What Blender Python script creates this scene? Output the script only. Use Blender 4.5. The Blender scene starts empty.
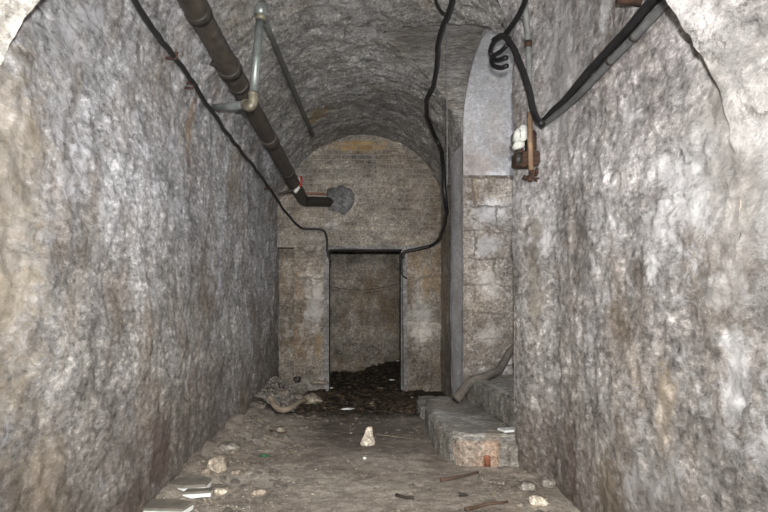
import bpy, bmesh, math, random
from mathutils import Vector, noise, Matrix
random.seed(4)
C = bpy.context.scene.collection
F, CX, CY, H = 600.0, 365.0, 300.0, 1.2        # camera: focal px, vanishing point, eye height
YE = 8.2                                        # end wall
PI = math.pi

# ---------------------------------------------------------------- helpers
def at(x, y, Y):
    return Vector(((x-CX)*Y/F, Y, H+(CY-y)*Y/F))
def smooth(a, b, t):
    t = min(1, max(0, (t-a)/(b-a))); return t*t*(3-2*t)
def fb(p, s, o=4, off=0.0, h=0.9):
    return noise.fractal(Vector((p[0]*s+off, p[1]*s+off*.7, p[2]*s-off)), h, 2.1, o)
def link(name, me, m=None, parent=None):
    o = bpy.data.objects.new(name, me); C.objects.link(o)
    if m: me.materials.append(m)
    if parent: o.parent = parent
    return o
def obj(name, bm, m, parent=None, smooth_=True):
    bmesh.ops.recalc_face_normals(bm, faces=bm.faces)
    me = bpy.data.meshes.new(name); bm.to_mesh(me); bm.free()
    if smooth_:
        for f in me.polygons: f.use_smooth = True
    return link(name, me, m, parent)
def tag(o, label, cat, group=None):
    o['label'] = label; o['category'] = cat
    if group: o['group'] = group
    return o
def empty(name, loc, label, cat, group=None):
    o = bpy.data.objects.new(name, None); C.objects.link(o); o.location = loc
    o.empty_display_size = .05
    return tag(o, label, cat, group)
def settle(root, o):                            # child built in world space under an Empty
    o.parent = root; o.matrix_parent_inverse = Matrix.Translation(-root.location); return o
def struct(o): o['kind'] = 'structure'; return o

# ---------------------------------------------------------------- node materials
class N:
    def __init__(s, name):
        s.m = bpy.data.materials.new(name); s.m.use_nodes = True
        s.t = s.m.node_tree; s.t.nodes.clear()
        s.out = s.n('ShaderNodeOutputMaterial'); s.b = s.n('ShaderNodeBsdfPrincipled')
        s.l(s.b.outputs[0], s.out.inputs[0])
    def n(s, k, **kw):
        a = s.t.nodes.new(k)
        for q, v in kw.items(): setattr(a, q, v)
        return a
    def l(s, a, b): s.t.links.new(a, b)
    def inp(s, node, i, v):
        if isinstance(v, (int, float, tuple, list)): node.inputs[i].default_value = v
        elif v is not None: s.l(v, node.inputs[i])
    def pos(s, world=True):
        return s.n('ShaderNodeNewGeometry').outputs['Position'] if world else s.n('ShaderNodeTexCoord').outputs['Object']
    def mapped(s, v, sc=(1,1,1), loc=(0,0,0), rot=(0,0,0)):
        a = s.n('ShaderNodeMapping'); s.l(v, a.inputs[0])
        a.inputs[1].default_value = loc; a.inputs[2].default_value = rot; a.inputs[3].default_value = sc
        return a.outputs[0]
    def noise(s, v, sc, det=6, ro=.6, dist=0, col=False):
        a = s.n('ShaderNodeTexNoise'); s.l(v, a.inputs['Vector'])
        a.inputs['Scale'].default_value = sc; a.inputs['Detail'].default_value = det
        a.inputs['Roughness'].default_value = ro; a.inputs['Distortion'].default_value = dist
        return a.outputs[1 if col else 0]
    def vor(s, v, sc, feat='F1', out=0, rnd=1):
        a = s.n('ShaderNodeTexVoronoi', feature=feat); s.l(v, a.inputs['Vector'])
        a.inputs['Scale'].default_value = sc; a.inputs['Randomness'].default_value = rnd
        return a.outputs[out]
    def ramp(s, v, stops, interp='LINEAR'):
        a = s.n('ShaderNodeValToRGB'); s.l(v, a.inputs[0]); e = a.color_ramp.elements
        a.color_ramp.interpolation = interp
        while len(e) < len(stops): e.new(.5)
        for i, (p, c) in enumerate(stops):
            e[i].position = p
            e[i].color = (c, c, c, 1) if isinstance(c, (int, float)) else (*c, 1)
        return a.outputs[0]
    def mix(s, f, a, b, mode='MIX'):
        m = s.n('ShaderNodeMix', data_type='RGBA', blend_type=mode)
        s.inp(m, 0, f)
        for i, v in ((6, a), (7, b)):
            if isinstance(v, tuple): v = (*v, 1) if len(v) == 3 else v
            s.inp(m, i, v)
        return m.outputs[2]
    def math(s, op, a, b=None, c=None):
        m = s.n('ShaderNodeMath', operation=op); s.inp(m, 0, a)
        if b is not None: s.inp(m, 1, b)
        if c is not None: s.inp(m, 2, c)
        return m.outputs[0]
    def bump(s, h, st, dist, prev=None):
        a = s.n('ShaderNodeBump'); a.inputs['Strength'].default_value = st
        a.inputs['Distance'].default_value = dist; s.l(h, a.inputs['Height'])
        if prev is not None: s.l(prev, a.inputs['Normal'])
        return a.outputs[0]
    def fin(s, col, rough=.8, nrm=None, metal=0, spec=.5):
        s.inp(s.b, 'Base Color', (*col, 1) if isinstance(col, tuple) else col)
        s.inp(s.b, 'Roughness', rough); s.b.inputs['Metallic'].default_value = metal
        s.b.inputs['Specular IOR Level'].default_value = spec
        if nrm is not None: s.l(nrm, s.b.inputs['Normal'])
        return s.m

def stone(name, dark, mid, light, brown=(.16,.10,.05), brown_amt=.5, white=(.62,.61,.6), white_thr=.62,
          chip=18, chip_st=.7, chip_sc=(1,1,1), flake=.012, axes=None, block=None, mortar=(.2,.18,.15), rough=.72, spec=.3, world=True, grime_z=None, wear=.5,
          spots=(), zone=None, contrast=1.0, jvis=(.36,.56)):
    s = N(name); p = s.pos(world); pc = s.mapped(p, chip_sc)
    big = s.noise(p, 1.1, 7, .62, .3)
    col = s.ramp(big, [(.32, dark), (.48, mid), (.66, light)])
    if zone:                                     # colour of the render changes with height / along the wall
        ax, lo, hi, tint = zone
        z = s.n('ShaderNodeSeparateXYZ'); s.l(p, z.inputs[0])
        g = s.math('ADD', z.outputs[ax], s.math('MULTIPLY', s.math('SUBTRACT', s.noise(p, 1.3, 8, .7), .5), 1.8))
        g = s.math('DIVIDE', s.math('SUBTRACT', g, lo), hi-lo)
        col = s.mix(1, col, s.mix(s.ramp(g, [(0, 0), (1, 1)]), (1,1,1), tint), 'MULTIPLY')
    med = s.noise(pc, 7, 9, .75, .4)
    col = s.mix(contrast, col, s.mix(1, col, s.ramp(med, [(.36, .58), (.5, 1.0), (.61, 1.4)]), 'MULTIPLY'))
    fine = s.noise(pc, 38, 6, .8)
    col = s.mix(contrast, col, s.mix(1, col, s.ramp(fine, [(.39, .42), (.46, .9), (.54, 1.05), (.60, 1.75)]), 'MULTIPLY'))
    # ochre / brown stains running down
    st = s.noise(s.mapped(p, (1.6, 1.6, .75), (3, 7, 1)), 1.6, 8, .7, .5)
    col = s.mix(s.math('MULTIPLY', s.ramp(st, [(.50, 0), (.66, 1)]), brown_amt), col, s.mix(1, brown, s.ramp(fine, [(.3, .6), (.7, 1.4)]), 'MULTIPLY'))
    # whitewash / salts, in ragged flakes
    wv = s.noise(s.mapped(pc, (1, 1, 1), (9, 2, 5)), 13, 12, .85, .6)
    wm = s.noise(s.mapped(p, (1, 1, 1), (1, 4, 8)), 1.5, 4, .6)
    w = s.math('MULTIPLY_ADD', wm, .6, wv)
    wf = s.ramp(s.math('SUBTRACT', w, .3), [(white_thr-.05, 0), (white_thr+.035, 1)])
    col = s.mix(s.math('MULTIPLY', wf, .8), col, white)
    if spots:
        rag = s.noise(pc, 9, 10, .8, .4)
        for (c, r3, tint, a) in spots:
            m = s.mapped(s.mapped(p, (1,1,1), (-c[0], -c[1], -c[2])), (1/r3[0], 1/r3[1], 1/r3[2]))
            ln = s.n('ShaderNodeVectorMath', operation='LENGTH'); s.l(m, ln.inputs[0])
            k = s.math('ADD', ln.outputs['Value'], s.math('MULTIPLY', s.math('SUBTRACT', rag, .5), 3.2))
            col = s.mix(s.math('MULTIPLY', s.ramp(k, [(.5, 1), (1.1, 0)]), a), col, s.mix(1, tint, s.ramp(med, [(.36, .6), (.5, 1), (.62, 1.2)]), 'MULTIPLY'))
    pit = s.noise(s.mapped(pc, (1, 1, 1), (2, 2, 2)), 20, 10, .8, .8)
    col = s.mix(s.ramp(pit, [(.335, .8), (.385, 0)]), col, tuple(.3*c for c in dark))
    if grime_z:                                  # earthy splash dirt along the foot of the wall
        z = s.n('ShaderNodeSeparateXYZ'); s.l(p, z.inputs[0])
        g = s.math('ADD', z.outputs[2], s.math('MULTIPLY', s.math('SUBTRACT', s.noise(pc, 2.5, 7, .75), .5), 1.8))
        col = s.mix(s.ramp(g, [(0, .7), (min(.99, grime_z), 0)]), col, s.mix(1, (.15, .12, .10), s.ramp(fine, [(.3, .5), (.7, 1.5)]), 'MULTIPLY'))
    nm = None
    if block:
        bw, bh, jm = block
        q = s.n('ShaderNodeSeparateXYZ'); s.l(p, q.inputs[0])
        n1 = s.noise(p, 3.5, 7, .75); n2 = s.noise(s.mapped(p, (1,1,1), (5,5,5)), 3.5, 7, .75)
        cm = s.n('ShaderNodeCombineXYZ'); a = .22*min(bw, bh)/.3
        s.l(s.math('ADD', q.outputs[axes[0]], s.math('MULTIPLY', s.math('SUBTRACT', n1, .5), a)), cm.inputs[0])
        s.l(s.math('ADD', q.outputs[axes[1]], s.math('MULTIPLY', s.math('SUBTRACT', n2, .5), a)), cm.inputs[1])
        b = s.n('ShaderNodeTexBrick'); s.l(cm.outputs[0], b.inputs['Vector'])
        b.inputs['Color1'].default_value = (.60,.57,.54,1); b.inputs['Color2'].default_value = (1.2,1.13,1.05,1)
        b.inputs['Mortar'].default_value = (.85,.8,.75,1)
        b.inputs['Scale'].default_value = 1; b.inputs['Brick Width'].default_value = bw
        b.inputs['Row Height'].default_value = bh; b.inputs['Mortar Size'].default_value = jm
        b.inputs['Mortar Smooth'].default_value = .6
        vis = s.ramp(s.noise(p, 2.2, 5, .7), [(jvis[0], 0), (jvis[1], 1)])
        jf = s.math('MULTIPLY', b.outputs['Fac'], vis)
        col = s.mix(wear, col, s.mix(1, col, b.outputs['Color'], 'MULTIPLY'))
        col = s.mix(s.math('MULTIPLY', jf, .75), col, mortar)
        nm = s.bump(s.math('SUBTRACT', 1, jf), .7, .010)
    warp = s.mix(.10, pc, s.noise(pc, 7, 4, .7, 0, True))
    f1 = s.vor(warp, chip, 'F1'); tone = s.vor(warp, chip, 'F1', 1)
    nm = s.bump(s.math('ADD', f1, s.math('MULTIPLY', tone, .5)), chip_st, flake*1.3, nm)
    nm = s.bump(s.noise(pc, chip*.6, 10, .8, .3), chip_st, flake*3.4, nm)
    nm = s.bump(s.noise(pc, chip*2.6, 5, .8), chip_st*.8, flake*1.0, nm)
    nm = s.bump(wf, .6, .004, nm)
    return s.fin(col, s.ramp(med, [(.3, rough-.12), (.7, rough+.12)]), nm, 0, spec)

def simple(name, c1, c2, sc=20, rough=.6, metal=0, bump=.0015, c3=None, t3=.6, spec=.5, stretch=(1,1,1)):
    s = N(name); p = s.mapped(s.pos(False), stretch)
    a = s.noise(p, sc, 7, .7)
    col = s.ramp(a, [(.35, c1), (.65, c2)])
    if c3: col = s.mix(s.ramp(s.noise(p, sc*.35, 8, .75), [(t3-.04, 0), (t3+.04, 1)]), col, c3)
    nm = s.bump(s.noise(p, sc*3, 5, .7), .8, bump)
    return s.fin(col, s.ramp(a, [(.3, rough-.1), (.7, rough+.1)]), nm, metal, spec)

M = {}
M['left'] = stone('rough_stone_left', (.27,.25,.23), (.35,.335,.315), (.45,.435,.42), white=(.74,.75,.80), white_thr=.60,
                  chip=24, chip_st=.9, flake=.011, chip_sc=(1,.45,.8), axes=(1,2), block=(.9,.52,.010), mortar=(.14,.12,.10), wear=.12, jvis=(.55,.66), brown=(.25,.18,.115), brown_amt=.55, grime_z=.9, rough=.58,
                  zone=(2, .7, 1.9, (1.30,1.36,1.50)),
                  spots=[((-1.2,2.0,1.5), (.5,.30,.9), (.46,.39,.29), .6), ((-1.2,2.2,.45), (.4,.28,.35), (.34,.27,.18), .55), ((-1.2,3.55,.28), (.3,.25,.3), (.12,.065,.055), .75), ((-1.2,3.1,.05), (.3,.3,.25), (.13,.075,.06), .6),
                         ((-1.1,4.15,2.35), (.3,.10,.42), (.36,.26,.17), .7), ((-1.1,5.6,2.2), (.3,.5,.5), (.30,.23,.16), .5), ((-1.2,4.6,1.2), (.3,.5,.4), (.20,.165,.13), .5)])
M['right'] = stone('rough_stone_right', (.27,.25,.235), (.35,.33,.315), (.50,.485,.475), white=(.82,.82,.84), white_thr=.585,
                  chip=24, chip_st=.8, flake=.009, chip_sc=(1,.45,.8), axes=(1,2), block=(1.25,.86,.012), mortar=(.16,.14,.12), wear=.2, jvis=(.5,.6), brown=(.27,.20,.13), brown_amt=.45, grime_z=.7, rough=.6,
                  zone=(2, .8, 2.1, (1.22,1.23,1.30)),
                  spots=[((1.2,1.9,1.75), (.4,.35,.8), (.60,.59,.58), .6), ((1.2,1.95,.95), (.4,.10,.22), (.80,.80,.82), .8), ((1.2,2.45,.75), (.3,.09,.3), (.42,.33,.22), .5), ((1.2,3.0,.2), (.3,.2,.3), (.30,.24,.15), .6),
                         ((1.15,3.7,2.6), (.3,.3,.5), (.66,.66,.68), .6), ((1.15,3.5,.2), (.3,.12,.35), (.12,.08,.065), .7), ((1.12,4.05,1.35), (.3,.10,.55), (.34,.31,.26), .7)])
M['vault'] = stone('rubble_vault', (.30,.285,.27), (.46,.445,.425), (.63,.615,.595), white=(.72,.71,.71), white_thr=.59,
                  chip=27, chip_st=1, flake=.018, chip_sc=(1.2,.8,1.2), brown=(.34,.23,.12), brown_amt=.3, contrast=1,
                  spots=[(tuple(at(313,109,6.9)), (.25,.25,.2), (.44,.30,.13), .7), (tuple(at(438,78,6.2)), (.2,.2,.25), (.46,.31,.12), .7), ((0,8.1,3.42), (.7,.35,.2), (.07,.06,.05), .35)])
M['sidevault'] = stone('coursed_vault', (.26,.245,.225), (.43,.41,.385), (.60,.58,.55), white=(.68,.67,.67), white_thr=.59,
                  chip=20, chip_st=1, flake=.016, chip_sc=(.5,1.7,1.7), brown=(.34,.24,.14), brown_amt=.3,
                  spots=[(tuple(at(447,75,6.0)), (.12,.2,.2), (.46,.31,.12), .7)])
M['near'] = stone('near_plaster', (.32,.30,.26), (.45,.43,.385), (.57,.55,.52), white=(.72,.72,.71), white_thr=.60,
                  chip=18, chip_st=.7, flake=.007, chip_sc=(1,.5,1), brown=(.44,.35,.23), brown_amt=.35, rough=.75)
M['end'] = stone('end_wall_stone', (.17,.15,.12), (.33,.30,.26), (.50,.46,.41), white=(.70,.68,.66), white_thr=.585,
                  chip=20, chip_st=.7, flake=.012, axes=(0,2), block=(.5,.30,.012), mortar=(.3,.27,.22), brown=(.30,.19,.09), brown_amt=.7, wear=.6,
                  spots=[(tuple(at(314,305,8.2)), (.16,.3,.50), (.86,.84,.82), .85), (tuple(at(421,318,8.2)), (.18,.3,.55), (.86,.84,.82), .8), (tuple(at(426,285,8.2)), (.08,.3,.3), (.40,.27,.12), .6), (tuple(at(318,345,8.2)), (.06,.3,.2), (.36,.25,.12), .7), (tuple(at(286,335,8.3)), (.12,.3,.3), (.34,.24,.13), .6)])
M['endx'] = stone('side_pier_stone', (.17,.15,.12), (.33,.30,.26), (.50,.46,.41), white=(.70,.68,.66), white_thr=.585,
                  chip=20, chip_st=.7, flake=.008, axes=(1,2), block=(.5,.30,.012), mortar=(.3,.27,.22), brown=(.30,.19,.09), brown_amt=.75, wear=.6)
M['tymp'] = stone('tympanum_brick', (.21,.19,.17), (.37,.345,.31), (.54,.51,.47), white=(.62,.60,.57), white_thr=.61,
                  chip=22, chip_st=.7, flake=.010, axes=(0,2), block=(.22,.065,.012), mortar=(.42,.39,.35), brown=(.33,.25,.15), brown_amt=.5, wear=.6,
                  spots=[(tuple(at(358,146,8.2)), (.42,.3,.10), (.50,.34,.14), .85), (tuple(at(332,224,8.2)), (.14,.3,.08), (.72,.71,.70), .8), (tuple(at(305,175,8.2)), (.22,.3,.25), (.12,.11,.10), .45)])
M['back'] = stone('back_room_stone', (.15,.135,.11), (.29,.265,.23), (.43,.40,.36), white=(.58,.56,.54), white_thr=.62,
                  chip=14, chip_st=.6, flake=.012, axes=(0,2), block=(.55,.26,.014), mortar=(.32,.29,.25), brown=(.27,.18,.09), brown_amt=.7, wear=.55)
M['reveal'] = stone('reveal_blocks', (.17,.15,.13), (.29,.265,.24), (.42,.39,.365), white=(.74,.74,.76), white_thr=.58,
                  chip=18, chip_st=.5, flake=.008, axes=(0,2), block=(.44,.27,.012), mortar=(.14,.12,.10), brown=(.25,.18,.11), brown_amt=.6, wear=.6,
                  spots=[(tuple(at(490,212,6.05)), (.18,.3,.14), (.74,.74,.78), .8), (tuple(at(487,246,6.05)), (.16,.3,.12), (.72,.72,.74), .8), (tuple(at(490,285,6.05)), (.14,.3,.18), (.70,.69,.68), .6), (tuple(at(488,335,6.05)), (.16,.3,.12), (.66,.65,.64), .6)])
M['cement'] = stone('grey_render', (.36,.36,.37), (.45,.45,.47), (.55,.55,.58), white=(.68,.68,.72), white_thr=.66,
                  chip=24, chip_st=.3, flake=.004, brown=(.36,.31,.27), brown_amt=.5, contrast=.45,
                  spots=[(tuple(at(475,165,6.05)), (.22,.3,.16), (.36,.30,.27), .6), (tuple(at(500,150,6.05)), (.12,.3,.10), (.36,.30,.27), .5), (tuple(at(497,178,6.05)), (.12,.3,.09), (.76,.76,.80), .8)])
M['jamb'] = stone('jamb_render', (.17,.16,.155), (.25,.24,.235), (.33,.32,.315), white=(.5,.5,.5), white_thr=.68,
                  chip=24, chip_st=.3, flake=.004, brown=(.24,.20,.15), brown_amt=.3)
M['step'] = stone('worn_step_stone', (.15,.14,.125), (.25,.24,.22), (.36,.35,.33), white=(.58,.57,.56), white_thr=.63,
                  chip=16, chip_st=.5, flake=.010, chip_sc=(.5,1.4,1.4), brown=(.24,.18,.12), brown_amt=.5)
M['tan'] = stone('tan_brickwork', (.28,.22,.17), (.42,.35,.29), (.54,.48,.42), white=(.60,.56,.52), white_thr=.64,
                  chip=16, chip_st=.5, flake=.008, brown=(.34,.19,.11), brown_amt=.6)
def rockm(name, a, b, c): return stone(name, a, b, c, chip=20, chip_st=.7, flake=.006, world=False, brown_amt=.5, white_thr=.66)
M['rock_grey'] = rockm('grey_rubble', (.16,.14,.12), (.27,.25,.22), (.38,.35,.32))
M['rock_tan'] = rockm('tan_rubble', (.22,.18,.14), (.35,.30,.24), (.48,.43,.36))
M['rock_pale'] = rockm('pale_limestone', (.52,.45,.35), (.68,.61,.50), (.78,.72,.62))
M['brick'] = rockm('red_brick', (.28,.08,.04), (.36,.13,.08), (.42,.19,.12))
M['slab'] = simple('slate_slab', (.13,.12,.10), (.21,.195,.165), 9, .8)
M['white'] = simple('broken_white_edge', (.62,.64,.63), (.80,.82,.80), 14, .6)
M['iron'] = simple('brown_cast_iron', (.035,.029,.024), (.085,.070,.056), 14, .55, 0, .003, (.20,.175,.15), .66)
M['iron_dark'] = simple('dark_collar', (.018,.016,.014), (.045,.038,.032), 20, .5, 0, .002)
M['galv'] = simple('galvanised_steel', (.18,.205,.20), (.33,.36,.35), 12, .42, .55, .001, (.20,.15,.08), .66)
M['brass'] = simple('tarnished_fitting', (.13,.115,.08), (.27,.25,.19), 16, .5, .4, .001)
M['conduit'] = simple('dark_steel_conduit', (.06,.062,.058), (.115,.118,.11), 12, .5, .1, .001, (.16,.11,.07), .68)
M['rubber'] = simple('black_rubber', (.008,.008,.009), (.022,.021,.022), 18, .5, 0, .001)
M['greycable'] = simple('grey_sheathing', (.085,.088,.09), (.16,.165,.165), 18, .55, 0, .001)
M['greypipe'] = simple('grey_painted_conduit', (.16,.17,.17), (.27,.28,.27), 14, .6, 0, .001, (.26,.16,.09), .66)
M['rust'] = simple('flaking_rust', (.022,.013,.009), (.085,.042,.025), 24, .85, 0, .004)
M['copper'] = simple('rusty_orange_pipe', (.15,.095,.06), (.28,.19,.12), 20, .65, .1, .001)
M['porcelain'] = simple('white_porcelain', (.55,.56,.52), (.74,.75,.70), 12, .4, 0, .0006)
M['red'] = simple('red_tape', (.30,.03,.02), (.45,.06,.04), 12, .5, 0, .0006)
M['redpipe'] = simple('reddish_thin_pipe', (.20,.09,.06), (.32,.15,.11), 12, .6, 0, .0006)
M['root'] = simple('dusty_hose', (.075,.065,.055), (.16,.14,.12), 12, .9, 0, .004)
M['wood'] = simple('weathered_wood', (.20,.16,.11), (.40,.33,.25), 10, .85, 0, .003, stretch=(.3,.3,3))
M['darkwood'] = simple('dark_rotten_wood', (.05,.03,.02), (.12,.075,.05), 10, .85, 0, .003)
M['green'] = simple('dark_green_scrap', (.02,.07,.03), (.05,.14,.06), 30, .6, 0, .002)
M['mortar'] = stone('grey_mortar_patch', (.13,.13,.13), (.175,.175,.18), (.22,.22,.22), chip=24, chip_st=.5, flake=.006, brown_amt=.1, white_thr=.75)

def floor_mat():
    s = N('dusty_earth_floor'); p = s.pos()
    big = s.noise(p, 1.0, 7, .65, .5)
    col = s.ramp(big, [(.33, (.22,.185,.155)), (.5, (.34,.30,.255)), (.66, (.50,.455,.395))])
    col = s.mix(1, col, s.ramp(s.noise(p, 9, 9, .75, .3), [(.28, .45), (.5, 1), (.72, 1.45)]), 'MULTIPLY')
    col = s.mix(1, col, s.ramp(s.noise(p, 60, 6, .75), [(.3, .55), (.5, 1), (.7, 1.4)]), 'MULTIPLY')
    speck = s.vor(p, 55); col = s.mix(s.ramp(speck, [(.10, .7), (.17, 0)]), col, (.42,.38,.32))
    q = s.n('ShaderNodeSeparateXYZ'); s.l(p, q.inputs[0])
    wob = s.math('MULTIPLY', s.math('SUBTRACT', s.noise(p, 1.6, 7, .7), .5), 2.2)
    # damp earth in the middle of the passage, black humus by the far doorway
    yy = s.math('ADD', q.outputs[1], wob)
    damp = s.math('MULTIPLY', s.ramp(s.math('DIVIDE', yy, 10), [(.42, 0), (.50, 1)]),
                  s.ramp(s.math('ABSOLUTE', s.math('ADD', q.outputs[0], s.math('MULTIPLY', wob, .25))), [(.35, 1), (.75, .15)]))
    col = s.mix(s.math('MULTIPLY', damp, .62), col, (.075,.060,.052))
    yh = s.math('ADD', q.outputs[1], s.math('MULTIPLY', wob, .35))
    col = s.mix(s.ramp(s.math('DIVIDE', yh, 10), [(.60, 0), (.645, .93)]), col, (.022,.018,.014))
    nm = s.bump(s.noise(p, 12, 9, .7, .4), .8, .02)
    nm = s.bump(s.ramp(speck, [(.05, 1), (.22, 0)]), .6, .006, nm)
    nm = s.bump(s.noise(p, 80, 5, .7), .6, .005, nm)
    return s.fin(col, .85, nm, 0, .25)
M['floor'] = floor_mat()
def leaf_mat():
    s = N('rotting_leaves'); p = s.pos()
    c = s.ramp(s.noise(p, 14, 3, .8), [(.3, (.02,.016,.012)), (.48, (.055,.042,.03)), (.60, (.15,.105,.065)), (.70, (.36,.31,.25))])
    return s.fin(c, .6, None, 0, .5)
M['leaf'] = leaf_mat()

# ---------------------------------------------------------------- the passage's section
ZS, RV = 2.25, 1.2                              # vault springing, rise
YC, RISE, ZSS = 5.10, .495, 2.95                 # side arch: crown, rise, springing
YJ0, YJ1 = 4.36, 6.05                           # near and far jamb of the side opening
def wr(Y):
    if Y <= YJ0: return 1.2 - .12*smooth(3.75, YJ0, Y)
    if Y >= YJ1: return .985-.055*smooth(YJ1, 6.5, Y) if Y < 6.56 else 1.03
    return 1.08 - .095*(Y-YJ0)/(YJ1-YJ0)
def zside(Y):
    d = (Y-YC)/(YJ1-YC) if Y > YC else (YC-Y)/(YC-YJ0)
    return ZSS + RISE*math.sqrt(max(0, 1-d*d)) if d < 1 else -1
def zsr(Y):                                      # springing on the right rises towards the side arch
    return 2.25 + .77*smooth(2.1, 3.9, Y) - .24*smooth(4.7, 6.05, Y) - .28*smooth(6.05, 8.2, Y)
ZT = 3.45
def inside(P, off):
    w = (wr(P.y) if P.x > 0 else 1.2) - off
    if P.y > YE-off: return False
    z0 = ZS if P.x < 0 else zsr(P.y)
    if P.z < z0: return abs(P.x) < w
    return (P.x/w)**2 + ((P.z-z0)/(ZT-z0-off))**2 < 1
def hit(x, y, off=.03):
    Y = 2.0
    while Y < 9:
        P = at(x, y, Y)
        if not inside(P, off): return at(x, y, Y-.005)
        Y += .01
    return at(x, y, YE-off)

PITS = [(at(557, 372, 3.75), .035, .05), (at(560, 380, 3.75), .03, .03), (at(738, 402, 1.93), .02, .03)]
def disp(P, k=1.0, fine=1.0):
    d = .026*fb(P, 1.0, 3) + .012*fb(P, 3.6, 4, 5) + .0065*fine*fb(P, 12, 4, 11) - .012
    t = fb(P, 6.5, 3, 31)                        # spalled shells of render
    d += .006*smooth(.02, .14, t)*fine
    r = k*d
    for q, rad, dep in PITS:
        e = (P-q).length
        if e < rad*3: r -= dep*math.exp(-(e/rad)**2)
    return r

def patch(bm, f, us, vs, k=1.0, fine=1.0, flip=False, ease=None):
    """f(u,v)->(pos, inward normal); displaced along the normal"""
    g = []
    for u in us:
        row = []
        for v in vs:
            P, n = f(u, v); e = ease(u, v) if ease else 1
            row.append(bm.verts.new(P + n*disp(P, k, fine)*e))
        g.append(row)
    for i in range(len(us)-1):
        for j in range(len(vs)-1):
            q = (g[i][j], g[i+1][j], g[i+1][j+1], g[i][j+1])
            bm.faces.new(q[::-1] if flip else q)
def rng(a, b, st):
    n = max(1, int(round(abs(b-a)/st))); return [a+(b-a)*i/n for i in range(n+1)]
def patch_obj(name, m, parts):
    bm = bmesh.new()
    for p in parts: patch(bm, **p)
    me = bpy.data.meshes.new(name)
    bm.to_mesh(me); bm.free()
    for f in me.polygons: f.use_smooth = True
    return link(name, me, m)

# walls ----------------------------------------------------------
YN = 1.92; ZN = 1.44; YB = -3.0
def fl(Y, z): return Vector((-1.2-.09*(Y < YN-.01), Y, z)), Vector((1, 0, 0))
def fr(Y, z): return Vector((wr(Y), Y, z)), Vector((-1, 0, 0))
def frt(Y, t): return fr(Y, -.35+(zsr(Y)+.35)*t)
def fv(Y, a):                                    # a: 0 = left springing, PI = right springing
    w, z0 = (1.2, ZS) if a < PI/2 else (wr(Y), zsr(Y))
    c, s_ = -math.cos(a), math.sin(a)
    rv = ZT-z0; n = Vector((-c/w, 0, -s_/rv)).normalized()
    return Vector((w*c, Y, z0+rv*s_)), n
def HL(Y): return .62 + .10*fb(Vector((0, Y, 0)), 1.3, 5, 3)
def HR(Y): return (.75 + .12*fb(Vector((0, Y, 5)), 1.3, 5, 3))*smooth(YJ0+.3, 3.9, Y) + .02
struct(patch_obj('wall_left', M['left'], [
    dict(f=fl, us=rng(YB, YN, .03), vs=rng(-.35, ZN, .025)),
    dict(f=fl, us=rng(YN, YE+.25, .016), vs=rng(-.35, ZS, .016)),
    dict(f=lambda Y, t: fv(Y, t*HL(Y)), us=rng(YN, YE+.25, .016), vs=rng(0, 1, .022))]))
struct(patch_obj('wall_right', M['right'], [
    dict(f=fr, us=rng(YB, YN, .03), vs=rng(-.35, ZN, .025)),
    dict(f=frt, us=rng(YN, YJ0, .016), vs=rng(0, 1, .0055)),
    dict(f=lambda Y, t: fv(Y, PI-t*HR(Y)), us=rng(YN, YJ0, .016), vs=rng(0, 1, .022), flip=False),
    # the corner's return into the side opening
    dict(f=lambda X, z: (Vector((X, YJ0, z)), Vector((0, 1, 0)) if X > wr(YJ0)+.03 else Vector((-1, 0, 0))), us=rng(wr(YJ0), 2.7, .04), vs=rng(-.35, ZSS+.1, .03), k=.6)]))
struct(patch_obj('wall_right_far', M['cement'], [
    dict(f=frt, us=rng(YJ1, 6.559, .018)+[6.561, 6.6], vs=rng(0, 1, .006), k=.4)]))
struct(patch_obj('wall_right_end', M['endx'], [
    dict(f=frt, us=rng(6.6, YE+.25, .018), vs=rng(0, 1, .006), k=.5)]))
# far reveal of the side opening, facing the camera
struct(patch_obj('wall_recess', M['reveal'], [
    dict(f=lambda X, z: (Vector((X, YJ1, z)), Vector((0, -1, 0)) if X > wr(YJ1)+.02 else Vector((-1, 0, 0))), us=rng(wr(YJ1), 2.7, .016), vs=rng(-.35, ZSS, .016), k=.4)]))
struct(patch_obj('wall_recess_back', M['reveal'], [
    dict(f=lambda Y, z: (Vector((2.68, Y, z)), Vector((-1, 0, 0))), us=rng(YJ0-.1, YJ1+.1, .04), vs=rng(-.35, 3.6, .04), k=.5)]))
# main vault -----------------------------------------------------
def amax(Y):                                     # where the main vault meets the side vault
    zs = zside(Y)
    z0 = zsr(Y)
    if zs <= z0: return PI
    return PI - math.asin(min(1, (zs-z0)/(ZT-z0)))
def fvr(Y, t):
    m_ = min(amax(Y), PI-(HR(Y) if Y < YJ0 else 0)); return fv(Y, PI/2 + t*(m_-PI/2))
YA, YZ = YJ0, YJ1
ys = rng(YN, YA-.001, .02) + rng(YA, YZ, .016) + rng(YZ+.001, YE+.25, .02)
struct(patch_obj('ceiling', M['vault'], [
    dict(f=lambda Y, t: fv(Y, HL(Y)+t*(PI/2-HL(Y))), us=rng(YN, YE+.25, .02), vs=rng(0, 1, .014), k=1.1, fine=2.0),
    dict(f=fvr, us=ys, vs=rng(0, 1, .014), k=1.1, fine=2.0)]))
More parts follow.
